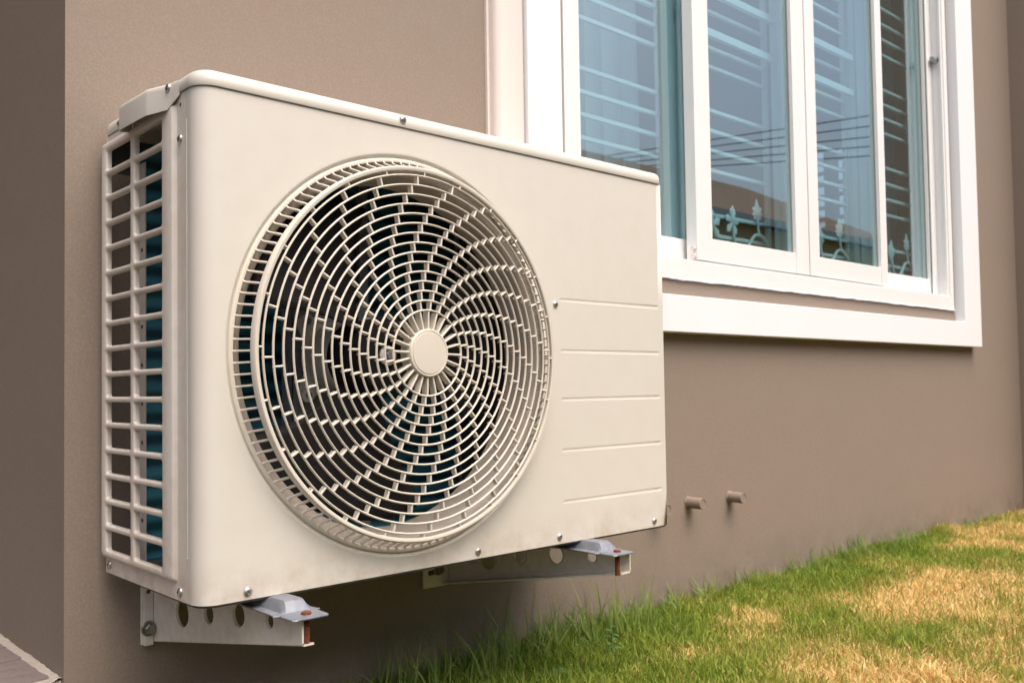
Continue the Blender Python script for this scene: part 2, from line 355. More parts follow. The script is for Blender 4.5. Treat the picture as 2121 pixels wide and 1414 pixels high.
# screw plugs and latch
m = MB(); m.tube([(1.256, 0.290, 0.512), (1.2615, 0.290, 0.512)], 0.006, 14); m.tube([(1.256, 0.290, 0.495), (1.2615, 0.290, 0.495)], 0.006, 14)
W_(m, 'screw_plug', M_duct)
m = MB(); m.tube([(2.590, 0.298, 1.235), (2.565, 0.298, 1.233)], [0.012, 0.008], 14); W_(m, 'latch_keeper', M_screw)
# inner screen frames seen through the glass
for x0, x1 in ((1.262, 1.31), (1.725, 1.79), (2.155, 2.225), (2.545, 2.585)):
    m = MB(); m.box(x0, x1, 0.350, 0.368, FZ0 + .038, FZ1 - .04); W_(m, 'inner_stile', M_alu, bevel=0.001)
for x0, x1 in ((1.286, 1.724), (1.791, 2.149)):
    for z in (1.050, 1.1525):
        m = MB(); m.box(x0, x1, 0.350, 0.362, z - .009, z + .009); W_(m, 'inner_rail', M_alu, bevel=0.001)

# ------------------------------------------------------------ security grille behind the glass
gr = empty('security_grille', (1.73, 0.40, 0.46), 'white iron security grille with leaf ornaments behind the window glass', 'security grille')
def G_(m, name, **k):
    o = m.obj(name, M_bluegrill, gr, **k); o.location = -Vector(gr.location); return o
GY = 0.392
zbars = [0.529, 0.577, 0.6265, 0.735, 0.784, 0.8325, 0.882, 0.990, 1.037, 1.081, 1.127, 1.2376, 1.287, 1.336, 1.386, 1.49, 1.54, 1.59, 1.64]
panels = [(0.885, 1.283), (1.37, 1.735), (1.80, 2.165), (2.24, 2.61)]
for (x0, x1) in panels:
    for z in zbars:
        m = MB(); m.box(x0 + .006, x1 - .006, GY - .0045, GY + .0045, z - .0045, z + .0045); G_(m, 'horizontal_bar', bevel=0.0008, seg=1)
    for xx in (x0, x1):
        m = MB(); m.box(xx - .0065, xx + .0065, GY - .006, GY + .006, FZ0 + .02, 1.70); G_(m, 'vertical_bar', bevel=0.0008, seg=1)
def leaf(cx, cz, s, rot, kind):
    if kind == 'flower':
        pts = []
        for k in range(5):
            a = 90 + 72 * k
            for da, rr in ((-30, .22), (-24, .7), (0, 1.0), (22, .75), (30, .25)): pts.append((a + da, rr * (1.1 if k == 0 else .9)))
    else:
        pts = [(-90, .75), (-62, .35), (-35, .6), (-22, .42), (0, .72), (14, .45), (38, .85), (55, .6), (75, .78), (90, 1.15), (105, .78), (125, .6), (142, .85), (166, .45), (180, .72), (202, .42), (215, .6), (242, .35)]
    P = [(cx + s * r * math.cos(rad(a + rot)), cz + s * r * math.sin(rad(a + rot))) for a, r in pts]
    m = MB(); n = len(P); b = m.add([(cx, GY - .014, cz)] + [(x, GY - .010, z) for x, z in P] + [(x, GY - .0075, z) for x, z in P] + [(cx, GY - .0085, cz)],
          [(0, 1 + k, 1 + (k + 1) % n) for k in range(n)] + [(1 + k, 1 + n + k, 1 + n + (k + 1) % n, 1 + (k + 1) % n) for k in range(n)] + [(2 * n + 1, 1 + n + (k + 1) % n, 1 + n + k) for k in range(n)])
    G_(m, 'leaf')
def scroll(pts, r=.0035):
    V = [Vector(p) for p in pts]; out = []
    for i in range(len(V) - 1):
        p0, p1, p2, p3 = V[max(i - 1, 0)], V[i], V[i + 1], V[min(i + 2, len(V) - 1)]
        for k in range(8):
            u = k / 8; q = 0.5 * ((2 * p1) + (p2 - p0) * u + (2 * p0 - 5 * p1 + 4 * p2 - p3) * u * u + (3 * p1 - p0 - 3 * p2 + p3) * u ** 3)
            out.append((q.x, GY - .010, q.y))
    out.append((V[-1].x, GY - .010, V[-1].y)); m = MB(); m.tube(out, r, 8); G_(m, 'scroll', smooth=40)
for x1, sx in ((1.245, 1), (1.720, 1), (2.150, 1), (2.59, 1)):
    leaf(x1 - .050, 0.648, .036, 4, 'leaf')
    leaf(x1 - .165, 0.616, .038, -6, 'leaf' if x1 > 2 else 'flower')
    leaf(x1 - .250, 0.600, .042, 10, 'flower')
    scroll([(x1 - .050, .625), (x1 - .045, .600), (x1 - .015, .580), (x1 + .004, .563)])
    scroll([(x1 - .190, .566), (x1 - .165, .545), (x1 - .125, .540), (x1 - .095, .565), (x1 - .065, .592), (x1 - .03, .592), (x1, .572)], .0042)
    scroll([(x1 - .162, .600), (x1 - .158, .572), (x1 - .140, .545)])
    scroll([(x1 - .090, .565), (x1 - .085, .54), (x1 - .07, .515)])
# curtains
def curtain(x0, x1, folds, label):
    m = MB(); n = folds * 12; L = []
    for z in np.linspace(0.36, 1.9, 14):
        row = []
        for k in range(n + 1):
            u = k / n; ph = 2 * math.pi * folds * u
            row.append((x0 + (x1 - x0) * u + .012 * math.sin(ph * 2 + z), 0.52 + .050 * math.sin(ph) + .006 * math.sin(ph * .5 + z * 1.3), z))
        L.append(row)
    m.loft(L, closed=False)
    o = m.obj('curtain', M_curtain, None, smooth=80); tag(o, label, 'curtain', 'curtains behind the window'); return o
curtain(0.95, 1.335, 6, 'pale blue looking pleated curtain behind the left pane')
curtain(2.53, 2.86, 6, 'grey pleated curtain behind the rightmost pane')

# wall studs (capped pipe stubs) painted like the wall
for i, (x, z, lab) in enumerate(((1.088, -0.031, 'brown capped pipe stub half hidden behind the lower right corner of the air conditioner'),
                                 (1.206, -0.030, 'brown capped pipe stub, the middle one of three in the wall under the window'),
                                 (1.357, -0.0315, 'brown capped pipe stub farthest to the right, under the window'))):
    e_ = empty('pipe_stub', (x, Y, z), lab, 'pipe stub', 'pipe stubs in a row on the brown wall')
    m = MB(); n = 24; ring = lambda r, y: [(r * math.cos(2 * math.pi * k / n), y, r * math.sin(2 * math.pi * k / n)) for k in range(n)]
    m.loft([ring(.0118, .004), ring(.0118, -.034), ring(.0112, -.0362)], True, False, False); m.obj('pipe', M_wall, e_, smooth=40)
    m = MB(); m.loft([ring(.0112, -.0362), ring(.0100, -.0366), ring(.0096, -.0355)], True, False, True); m.obj('end_cap', M_wall, e_, smooth=40)
    m = MB(); random.seed(i); m.loft([[((.0125 + .003 * random.random()) * math.cos(2 * math.pi * k / n), -.0008, (.0125 + .003 * random.random()) * math.sin(2 * math.pi * k / n)) for k in range(n)], ring(.0118, -.0035)], True, False, False)
    m.obj('mortar_collar', M_wall, e_, smooth=60)

# ------------------------------------------------------------ raised patio floor at the left corner
patio = empty('patio_floor', (-0.6, 1.0, -0.14)); tag(patio, kind='structure')
m = MB(); m.box(-1.6, XL - .001, Y + .006, 3.0, -0.245, -0.1266); o = m.obj('patio_slab', M_whitegrout, patio); o.location = -Vector(patio.location)
ang = rad(7); ca, sa = math.cos(ang), math.sin(ang)
tme = MB(); tme.box(-.85, .85, -.0174, .0174, -.006, 0); tme = tme.mesh('tile_strip', M_tile)
random.seed(11)
for k in range(64):
    # strips clipped so they end at the wall: each is placed with its right end against the joint
    yc = 0.205 + k * 0.0375
    xr = XL - .009 + random.uniform(-.0008, .0008)
    yr = yc + 0.08
    if yr - 0.02 < Y + .012: continue
    o = link('tile_strip', tme, patio, loc=(xr - .85 * ca + .6, yr - .85 * sa - 1.0, -0.1255 + .14 + random.uniform(-.0006, .0006)), rot=(0, 0, ang))
random.seed(12); m = MB(); n = 260; A = []; B_ = []; C_ = []
for k in range(n + 1):
    y = Y + .004 + 2.7 * k / n
    A.append((XL - .0005, y, -0.1235 + random.random() * .002)); B_.append((XL - .005 + random.uniform(-.001, .001), y, -0.1225 + random.uniform(-.0012, .0012))); C_.append((XL - .0105 + random.uniform(-.0012, .0008), y, -0.1262))
m.loft([A, B_, C_], closed=False); o = m.obj('joint_bead', M_whitegrout, patio, smooth=60); o.location = -Vector(patio.location)

# ============================================================ AIR CONDITIONER
W, D, H1, H = 0.7644, 0.2607, 0.5310, 0.55
ac = empty('air_conditioner', (0, 0, 0), 'cream outdoor air conditioner unit with round fan grille on wall brackets', 'air conditioner')
CX, CZ = 0.269, 0.258
RC = 0.0215
# front panel ---------------------------------------------------
m = MB()
px0, px1, pz0, pz1 = RC, 0.5275, 0.0, H1
N = 144
corner = [math.atan2(z - CZ, x - CX) for x, z in ((px0, pz0), (px1, pz0), (px1, pz1), (px0, pz1))]
angs = sorted(set([round(-math.pi + 2 * math.pi * k / N, 6) for k in range(N)] + [round(a, 6) for a in corner]))
def to_rect(a):
    c, s = math.cos(a), math.sin(a); t = 1e9
    if c > 1e-9: t = min(t, (px1 - CX) / c)
    if c < -1e-9: t = min(t, (px0 - CX) / c)
    if s > 1e-9: t = min(t, (pz1 - CZ) / s)
    if s < -1e-9: t = min(t, (pz0 - CZ) / s)
    return CX + c * t, CZ + s * t
prof = [(.2412, 0.0), (.2403, .0002), (.2395, .0006), (.2388, .0013), (.2382, .0022), (.2376, .0031), (.2369, .0038), (.2360, .0042), (.2350, .0043)]
loops = []
outer = [to_rect(a) for a in angs]
loops.append([(x, 0, z) for x, z in outer])
mid = []
for a, (x, z) in zip(angs, outer):
    d = math.hypot(x - CX, z - CZ); r = min(.2445, (0.2405 + d) / 2)
    mid.append((CX + r * math.cos(a), 0, CZ + r * math.sin(a)))
loops.append(mid)
for r, y in prof: loops.append([(CX + r * math.cos(a), y, CZ + r * math.sin(a)) for a in angs])
m.loft(loops)
# wrap round the left corner
left = sorted([(x, z) for x, z in outer if abs(x - px0) < 1e-6], key=lambda q: q[1])
arc = []
for k in range(9):
    a = rad(90 * k / 8); arc.append((RC - RC * math.sin(a), RC - RC * math.cos(a)))
arc.append((0, .0305))
m.loft([[(ax, ay, z) for x, z in left] for ax, ay in arc], closed=False)
# right part with five pressed grooves
gz = [(0.3387, .3387), (0.2672, .2672), (0.1995, .1995), (0.1287, .1287), (0.0574, .0574)]
zl = [(0, 0)]
for c, _ in sorted(gz): zl += [(c - .0040, 0), (c - .0026, .0011), (c + .0008, .0012), (c + .0024, 0)]
zl.append((H1, 0)); zl[0] = (0.0, 0)
gx = [px1, 0.5305, 0.5325, 0.7490, 0.7508, W - .002]
rows = []
for z, y in zl: rows.append([(gx[0], 0, z), (gx[1], 0, z), (gx[2], y, z), (gx[3], y, z), (gx[4], 0, z), (gx[5], 0, z)])
m.loft(rows, closed=False)
m.loft([[(W - .002, 0, z) for z, _ in zl], [(W - .0006, .0006, z) for z, _ in zl], [(W, .002, z) for z, _ in zl], [(W, .03, z) for z, _ in zl]], closed=False)
# folded lips top and bottom
edge = [(0, .0305)] + [(a, b_) for a, b_ in reversed(arc[:-1])] + [(W - .002, 0)]
for z, s in ((0.0, 1), (H1, -1)):
    m.loft([[(x, y, z) for x, y in edge], [(x + (.004 if x < .02 else 0), y + .006, z) for x, y in edge]], closed=False)
me = m.mesh('front_panel', M_cream); bb = bmesh.new(); bb.from_mesh(me); bmesh.ops.remove_doubles(bb, verts=bb.verts, dist=2e-5); bmesh.ops.recalc_face_normals(bb, faces=bb.faces)
for f in bb.faces: f.smooth = True
for e_ in bb.edges:
    if len(e_.link_faces) == 2 and e_.calc_face_angle(0) > rad(32): e_.smooth = False
bb.to_mesh(me); bb.free(); fp = link('front_panel', me, ac); wn = fp.modifiers.new('wn', 'WEIGHTED_NORMAL'); wn.keep_sharp = True; wn.weight = 90
# pressed vertical line near the corner
m = MB(); m.box(-.0006, .0, .0268, .0280, .045, .50); m.obj('pressed_line', M_cream, ac, bevel=0.0004)

# right end and back, inside partitions ---------------------------
m = MB(); m.box(W - .0012, W, .0302, D, 0.0, H1); m.obj('right_panel', M_cream, ac)
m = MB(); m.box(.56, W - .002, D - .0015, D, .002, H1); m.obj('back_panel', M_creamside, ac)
m = MB(); m.box(.001, .558, D - .004, D - .002, .487, H1); m.obj('shade_strip', M_inside, ac)  # dark strip added so the top lattice holes read as shaded
m = MB(); m.box(.535, .5365, .06, .222, .012, H1 - .004); m.obj('partition', M_inside, ac)
m = MB(); pan = lambda ins, z: [(x, y, z) for x, y in rrect(0, W, 0, D, (RC, .004, .004, .004), ins, 8)]
m.loft([pan(.0035, .012), pan(.0025, .0), pan(.0025, -.0030), pan(.006, -.0032)], True, True, True)
m.obj('base_pan', M_dark, ac, bevel=0.001)
# lid -------------------------------------------------------------
m = MB()
rs = (RC + .002, .012, .012, .012); X0, X1, Y0, Y1 = -.002, W + .0015, -.0022, D + .002
lp = []
for ins, z in ((.0022, H1 + .0032), (.0012, H1 + .0004), (.0004, H1 + .0004), (0, H1 + .0010), (0, H - .0115), (.0006, H - .0080), (.0022, H - .0045), (.0048, H - .0020), (.0080, H - .0005), (.0115, H)):
    lp.append([(x, y, z) for x, y in rrect(X0, X1, Y0, Y1, rs, ins, 10)])
m.loft(lp, True, False, True)
m.obj('top_cover', M_cream, ac, smooth=50)
# side handle cover -------------------------------------------------
hp = [(.0405, -.0018), (.052, -.0045), (.062, -.0062), (.086, -.0175), (.091, -.0188), (.160, -.0205), (.1665, -.0190), (.1715, -.013), (.175, -.002)]
def hoff(i, d): y, x = hp[i]; return (y, x + d)
m = MB()
def hrow(sc_, z, dy=0): return [(min(x * sc_, -.0016), .108 + (y - .108) * (1 - dy), z) for y, x in hp]
m.loft([[(x, y, z0_) for (x, y, _), z0_ in zip(hrow(1, 0), [.5285, .522, .5165, .5145, .5145, .5145, .5145, .5155, .518])],
        hrow(1, .5385), hrow(.97, .5415), hrow(.88, .5435, .01), hrow(.70, .5450, .03), [(-.0005, y, .5458) for x, y, z in hrow(.2, 0, .06)]], closed=False)
m.loft([[(x, y, z0_) for (x, y, _), z0_ in zip(hrow(1, 0), [.5285, .522, .5165, .5145, .5145, .5145, .5145, .5155, .518])],
        [(min(x + .0018, -.001), y, z0_ + .0008) for (x, y, _), z0_ in zip(hrow(1, 0), [.5285, .522, .5165, .5145, .5145, .5145, .5145, .5155, .518])],
        [(min(x + .0022, -.0008), y, .5380) for (x, y, _) in hrow(.95, 0, .02)], [(-.0006, y, .5405) for (x, y, _) in hrow(.2, 0, .05)]], closed=False)
m.obj('handle_cover', M_cream, ac, smooth=35)
# left side panel with the air-inlet lattice --------------------------
m = MB()
rc = [(.1712, .2484), (.0811, .1598)]          # hole columns (y)
yb = [.2600, .1655, .0745]                      # cell boundaries (y)
def zh(k): return (.4873 - .03062 * k, .5120 - .03068 * k)
XO = -.0050
cells = []
nrow = 16
for c in range(2):
    for k in range(nrow):
        z0, z1 = zh(k)
        zt = z1 + .0045 if k == 0 else (zh(k - 1)[0] + z1) / 2
        zb = z0 - .0045 if k == nrow - 1 else (z0 + zh(k + 1)[1]) / 2
        y0, y1 = rc[c]; ya, yb_ = (yb[1], yb[0]) if c == 0 else (yb[2], yb[1])
        n = 6
        hole = lambda e: [(y, z) for y, z in rrect(y0 - e, y1 + e, z0 - e, z1 + e, (.0034 + e,) * 4, 0, n)]
        h0 = hole(0)
        cy, cz = (y0 + y1) / 2, (z0 + z1) / 2
        bd = []
        for i, (y, z) in enumerate(hole(.002)):
            q = i // (n + 1); kk = i % (n + 1)
            tx, tz = {0: (ya, zb), 1: (yb_, zb), 2: (yb_, zt), 3: (ya, zt)}[q]
            # walk along the cell border towards the corner and away again
            u = kk / n
            pe = {0: ((ya, z0), (y0, zb)), 1: ((y1, zb), (yb_, z0)), 2: ((yb_, z1), (y1, zt)), 3: ((y0, zt), (ya, z1))}[q]
            if u <= .5: a_, b2 = pe[0], (tx, tz); v = u * 2
            else: a_, b2 = (tx, tz), pe[1]; v = u * 2 - 1
            bd.append((a_[0] + (b2[0] - a_[0]) * v, a_[1] + (b2[1] - a_[1]) * v))
        fo = lambda P, x: [(x, y, z) for y, z in P]
        m.loft([fo(bd, XO), fo(hole(.0021), XO), fo(hole(.0011), XO + .0004), fo(hole(.0003), XO + .0015), fo(h0, XO + .003), fo(h0, XO + .0068)])
ZT, ZBt = zh(0)[1] + .0045, zh(nrow - 1)[0] - .0045
# border of the raised frame and slope to the flat panel
def rl(ya, yb_, za, zb, x): return [(x, y, z) for y, z in rrect(ya, yb_, za, zb, (.004,) * 4, 0, 4)]
m.loft([rl(.0745, .2600, ZBt, ZT, XO), rl(.0560, .2635, ZBt - .0025, ZT + .0030, XO), rl(.0540, .2643, ZBt - .0036, ZT + .0042, XO + .001), rl(.0515, .2648, ZBt - .0052, ZT + .0058, XO + .0046),
        rl(.0505, .2650, ZBt - .0062, ZT + .0066, -.0001)])
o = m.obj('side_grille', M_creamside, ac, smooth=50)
m = MB()
rcb = lambda ya, yb_, za, zb: [(-.0001, y, z) for y, z in rrect(ya, yb_, za, zb, (.0005,) * 4, 0, 4)]
m.loft([rl(.0505, .2607, ZBt - .0062, ZT + .0066, -.0001), rcb(.0312, .2608, 0.0, H1)])
m.add([(-.0001, .2607, 0), (-.0001, .2607, H1), (.003, .2607, H1), (.003, .2607, 0)], [(0, 1, 2, 3)])
m.add([(-.0001, .0312, 0), (-.0001, .0312, H1), (.0012, .0312, H1), (.0012, .0312, 0)], [(0, 1, 2, 3)])
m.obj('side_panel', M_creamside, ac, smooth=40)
m = MB(); m.box(.0008, .002, .024, .034, .001, H1 - .001); m.obj('seam_backing', M_caulk, ac)

# screws ----------------------------------------------------------------
def screw_mesh(r=.0049):
    m = MB(); n = 20; L = []
    for rr, d in ((1, 0), (1, .0006), (.94, .0014), (.75, .0023), (.45, .0029), (.28, .0030)):
        L.append([(r * rr * math.cos(2 * math.pi * k / n), -d, r * rr * math.sin(2 * math.pi * k / n)) for k in range(n)])
    m.loft(L, True, False, True); return m
sm = screw_mesh().mesh('screw', M_screw, 60)
m = MB(); m.box(-.0022, .0022, -.0032, -.0024, -.00045, .00045); m.box(-.00045, .00045, -.0033, -.0023, -.0022, .0022); sx = m.mesh('cross_recess', M_recess)
random.seed(2)
def screw(loc, side=False, s=1.0):
    o = link('screw', sm, ac, loc); o.scale = (s, s, s)
    o.rotation_euler = (0, random.uniform(0, 1.5), 0) if not side else (0, 0, -math.pi / 2)
    if side: o.rotation_euler = Matrix.Rotation(-math.pi / 2, 4, 'Z').to_euler()
    c = link('cross_recess', sx, o); c.rotation_euler = (0, random.uniform(0, 1.5), 0)
for x, z, y in ((.2583, .5405, -.0022), (.5203, .3308, 0), (.7307, .0093, 0), (.5211, .0098, 0), (.3712, .0091, 0), (.0527, .0086, 0)): screw((x, y, z))
for y, z, x in ((.0606, .5398, -.0052), (.0423, .4822, -.0002), (.2105, .5364, -.002), (.2482, .0105, -.0002), (.0449, .0094, -.0002)): screw((x, y, z), True)
m = MB(); m.tube([(.0002, .0421, .5238 - .005), (-.0004, .0421, .5238 - .005)], .0021, 12); m.obj('pilot_hole', M_recess, ac)

# fan guard ------------------------------------------------------------
guard = link('fan_guard', None, ac, (CX, 0, CZ)); guard.empty_display_size = .05
RINGS = [.0505 + (.2108 - .0505) / 14 * k for k in range(15)]
yfront = lambda r: -.0345 + .0085 * (r / .2205) ** 2
def ring_mesh(r, wd, y0, depth, n=144):
    h = wd / 2; prof = [(r - h, y0 + depth), (r - h, y0 + .0016), (r - h * .5, y0 + .0003), (r, y0), (r + h * .5, y0 + .0003), (r + h, y0 + .0016), (r + h, y0 + depth), (r - h, y0 + depth)]
    return lathe_y(prof, 0, 0, n)
for r in RINGS: ring_mesh(r, .0025, yfront(r), .0022).obj('ring', M_grille, guard, smooth=50)
# outer rim band
prof = [(.2158, -.0240), (.2162, -.0262), (.2175, -.0268), (.2200, -.0266), (.2213, -.0252), (.2218, -.0215), (.2215, -.0180), (.2160, -.0180), (.2158, -.0240)]
lathe_y(prof, 0, 0, 160).obj('outer_rim', M_grille, guard, smooth=40)
# flange lying in the pressed recess
prof = [(.2362, .0040), (.2358, .0020), (.2350, .0012), (.2330, .0008), (.2312, .0010), (.2306, .0022), (.2304, .0065)]
lathe_y(prof, 0, 0, 160).obj('flange', M_grille, guard, smooth=40)
# hub cap
prof = [(.0282, -.016), (.0285, -.0335), (.0281, -.0352), (.0272, -.0359), (.0262, -.0359), (.0256, -.0353), (.0249, -.0353), (.0244, -.0362), (.0120, -.0366), (.0008, -.0367)]
hc = lathe_y(prof, 0, 0, 72); hc.f.append(tuple(range(len(hc.v) - 72, len(hc.v)))); hc.obj('hub_cap', M_grille, guard, smooth=40)
pitch = RINGS[1] - RINGS[0]
def rib_mesh(L, wd=.0024, dp=.0075, tilt=0):
    m = MB(); P = [(-wd / 2, dp), (-wd / 2, .0006), (-wd * .2, 0), (wd * .2, 0), (wd / 2, .0006), (wd / 2, dp)]
    m.loft([[(x_, y, z) for z, y in P] for x_ in (-L / 2, L / 2)], True, True, True); return m
rm = rib_mesh(pitch - .0022).mesh('rib', M_grille, 40)
rmo = rib_mesh(.2160 - RINGS[14] - .0003, .0021, .0085).mesh('rib', M_grille, 40)
inner = MB()
for gap in range(15):           # 0 = outermost gap
    ri = RINGS[14 - gap]; ro = RINGS[15 - gap] if gap > 0 else .2160
    rm_ = (ri + ro) / 2; a0 = 179.0 + 2.95 * gap
    for k in range(24):
        a = rad(a0 + 15 * k); y = yfront(rm_) + .0006
        if gap < 12:
            link('rib', rmo if gap == 0 else rm, guard, (rm_ * math.cos(a), y, rm_ * math.sin(a)), (0, -a, 0))
        else:
            Mx = Matrix.Translation((rm_ * math.cos(a), y, rm_ * math.sin(a))) @ Matrix.Rotation(-a, 4, 'Y')
            rb = rib_mesh(pitch - .0022); inner.add([Mx @ Vector(v) for v in rb.v], rb.f)
o = inner.obj('inner_ribs', M_grille, guard, smooth=40); tag(o, kind='stuff')
L = RINGS[0] - .0278; sp = rib_mesh(L - .0010, .0024, .0105).mesh('spoke', M_grille, 40)
for k in range(24):
    a = rad(179.0 + 2.95 * 15 + 15 * k); r = .0280 + L / 2 - .0004
    link('spoke', sp, guard, (r * math.cos(a), yfront(r) + .0008, r * math.sin(a)), (0, -a, 0))
# side fins between rim and flange
fm = MB(); wd = .0020
P0 = [(.2190, -.0195), (.2228, -.0150), (.2290, -.0010), (.2318, .0004), (.2318, .0045), (.2285, .0045), (.2225, -.0070), (.2190, -.0150)]
fm.loft([[(r, s * wd / 2, 0)[0:1] + (y, s * wd / 2) for r, y in P0] for s in (-1, 1)], True, True, True)
fm = fm.mesh('fin', M_grille)
bmf = bmesh.new(); bmf.from_mesh(fm); bmesh.ops.bevel(bmf, geom=[e for e in bmf.edges if e.calc_face_angle(0) > 1.4], offset=.0004, segments=1, affect='EDGES'); bmf.to_mesh(fm); bmf.free()
for k in range(116): link('fin', fm, guard, (0, 0, 0), (0, rad(360 / 116 * k), 0))

# shroud behind the guard, interior bulkhead -----------------------------
prof = [(.2355, .0052), (.2345, .0072), (.2270, .0082), (.2215, .0105), (.2175, .0160), (.2150, .0260), (.2130, .045), (.2125, .062), (.2138, .062)]
sh = lathe_y(prof, CX, CZ, 120); sh.obj('fan_shroud', M_shroud, ac, smooth=60)
# coil and end plate -------------------------------------------------------
m = MB(); m.box(.0385, .534, .2330, .2520, .013, H1 - .012); m.obj('coil', M_coil, ac)
m = MB(); m.box(.0365, .0380, .2325, .2500, .010, H1 - .030)
m.obj('coil_end_plate', M_creamside, ac)
for k in range(9):
    m = MB(); m.tube([(.0364, .2415, .06 + k * .0475), (.0360, .2415, .06 + k * .0475)], .0026, 10); m.obj('plate_hole', M_recess, ac)
# fan --------------------------------------------------------------------
fan = link('fan', None, ac, (CX, .060, CZ)); fan.empty_display_size = .05
prof = [(.047, .055), (.048, -.010), (.0455, -.016), (.020, -.018), (.018, -.008), (.0005, -.008)]
lathe_y(prof, 0, 0, 48).obj('fan_hub', M_fan, fan, smooth=40)
lathe_y([(.0125, -.009), (.0125, -.012), (.0105, -.0135), (.0075, -.0140), (.0075, -.0120)], 0, 0, 24).obj('washer', M_bracket, fan, smooth=40)
m = MB(); hexbolt(m, (0, -.012, 0), (0, -1, 0), .0058, .006); m.obj('hub_nut', M_galv, fan)
def blade():
    m = MB(); rows = []
    nr, na = 14, 16
    for i in range(nr):
        u = i / (nr - 1); r = .044 + (.205 - .044) * u
        lead = rad(18 + 22 * u ** .8); trail = rad(-22 - 14 * u ** 1.5)
        row = []
        for j in range(na):
            v = j / (na - 1); a = trail + (lead - trail) * v
            rr = r * (1 - .05 * u * (2 * v - 1) ** 4 * 1.4)
            y = .040 - .055 * v * (.75 + .25 * u) + .006 * math.sin(math.pi * v)
            row.append((rr * math.cos(a), y, rr * math.sin(a)))
        rows.append(row)
    m.loft(rows, closed=False); return m
bmE = blade().mesh('blade', M_fan, 70)
for a in (125, 245, 5):
    o = link('blade', bmE, fan, (0, 0, 0), (0, -rad(a), 0)); md = o.modifiers.new('thick', 'SOLIDIFY'); md.thickness = .0022
# motor and its mount -------------------------------------------------------
mo = link('fan_motor', None, ac, (CX, .130, CZ)); mo.empty_display_size = .05
lathe_y([(.0005, -.020), (.040, -.020), (.046, -.014), (.048, .0), (.048, .030), (.044, .036), (.0005, .038)], 0, 0, 48).obj('motor_body', M_motor, mo, smooth=40)
m = MB(); P = []
for k in range(48):
    a = 2 * math.pi * k / 48; r = .048 + .026 * max(0, math.cos(2 * (a - rad(45)) * 1.0 * 2 / 1)) ** 2 if True else 0
    P.append((r * math.cos(a), r * math.sin(a)))
m.loft([[(x * .9, .034, z * .9) for x, z in P], [(x, .036, z) for x, z in P], [(x, .046, z) for x, z in P]], True, True, True); m.obj('motor_flange', M_motor, mo, smooth=40)
for sx_, sz_ in ((1, 1), (1, -1), (-1, 1), (-1, -1)):
    m = MB(); m.tube([(sx_ * .048, .034, sz_ * .048), (sx_ * .048, .028, sz_ * .048)], .0095, 18); m.obj('rubber_foot', M_motor, mo)
    m = MB(); hexbolt(m, (sx_ * .048, .028, sz_ * .048), (0, -1, 0), .0042, .003); m.obj('mount_bolt', M_galv, mo)
m = MB(); m.box(.208, .2105, .178, .205, .012, H1 - .006); m.box(.208, .222, .178, .1795, .012, H1 - .006); m.box(.328, .3305, .178, .205, .012, H1 - .006); m.box(.316, .328, .178, .1795, .012, H1 - .006)
m.box(.222, .316, .1778, .1795, .185, .335)
m.obj('motor_mount', M_galv, ac, bevel=0.0006)

# feet and wall brackets -----------------------------------------------------
def foot(xc, lab):
    """pressed galvanised foot under the base pan with a tab in front"""
    e_ = link('mounting_foot', None, ac, (xc, 0, 0)); e_.empty_display_size = .02
    prof = [(.26, -.0034), (.2, -.0034), (.004, -.0034), (-.004, -.0016), (-.030, -.0010), (-.0335, -.0020), (-.0365, -.0048), (-.0405, -.0100), (-.0430, -.0122), (-.0470, -.0130), (-.0665, -.0132)]
    hw =   [.0155, .0155, .0155, .0155, .0155, .0160, .0165, .0185, .0198, .0205, .0198]
    m = MB(); top = []; 
    rows = []
    for (y, z), w_ in zip(prof, hw):
        zt = z if z < -.01 else z
        rows.append([(-w_ - .009 * (y > -.042), y, -.0135), (-w_, y, -.0128 if y < -.044 else -.0125), (-w_ + .006, y, z), (0, y, z + .0006), (w_ - .006, y, z), (w_, y, -.0128 if y < -.044 else -.0125), (w_ + .009 * (y > -.042), y, -.0135)])
    # rounded front end
    rows.append([(-.0165, -.0700, -.0136), (-.0155, -.0702, -.0133), (-.010, -.0707, -.0133), (0, -.0709, -.0133), (.010, -.0707, -.0133), (.0155, -.0702, -.0133), (.0165, -.0700, -.0136)])
    m.loft(rows, closed=False)
    o = m.obj('foot_plate', M_galv, e_, smooth=28); md = o.modifiers.new('thick', 'SOLIDIFY'); md.thickness = .0018; md.offset = -1
    md2 = o.modifiers.new('bevel', 'BEVEL'); md2.width = .0012; md2.segments = 2; md2.limit_method = 'ANGLE'; md2.angle_limit = rad(20)
    tag(o, lab)
foot(.0870, 'left galvanised foot with rounded tab'); foot(.5755, 'right galvanised foot with rounded tab')

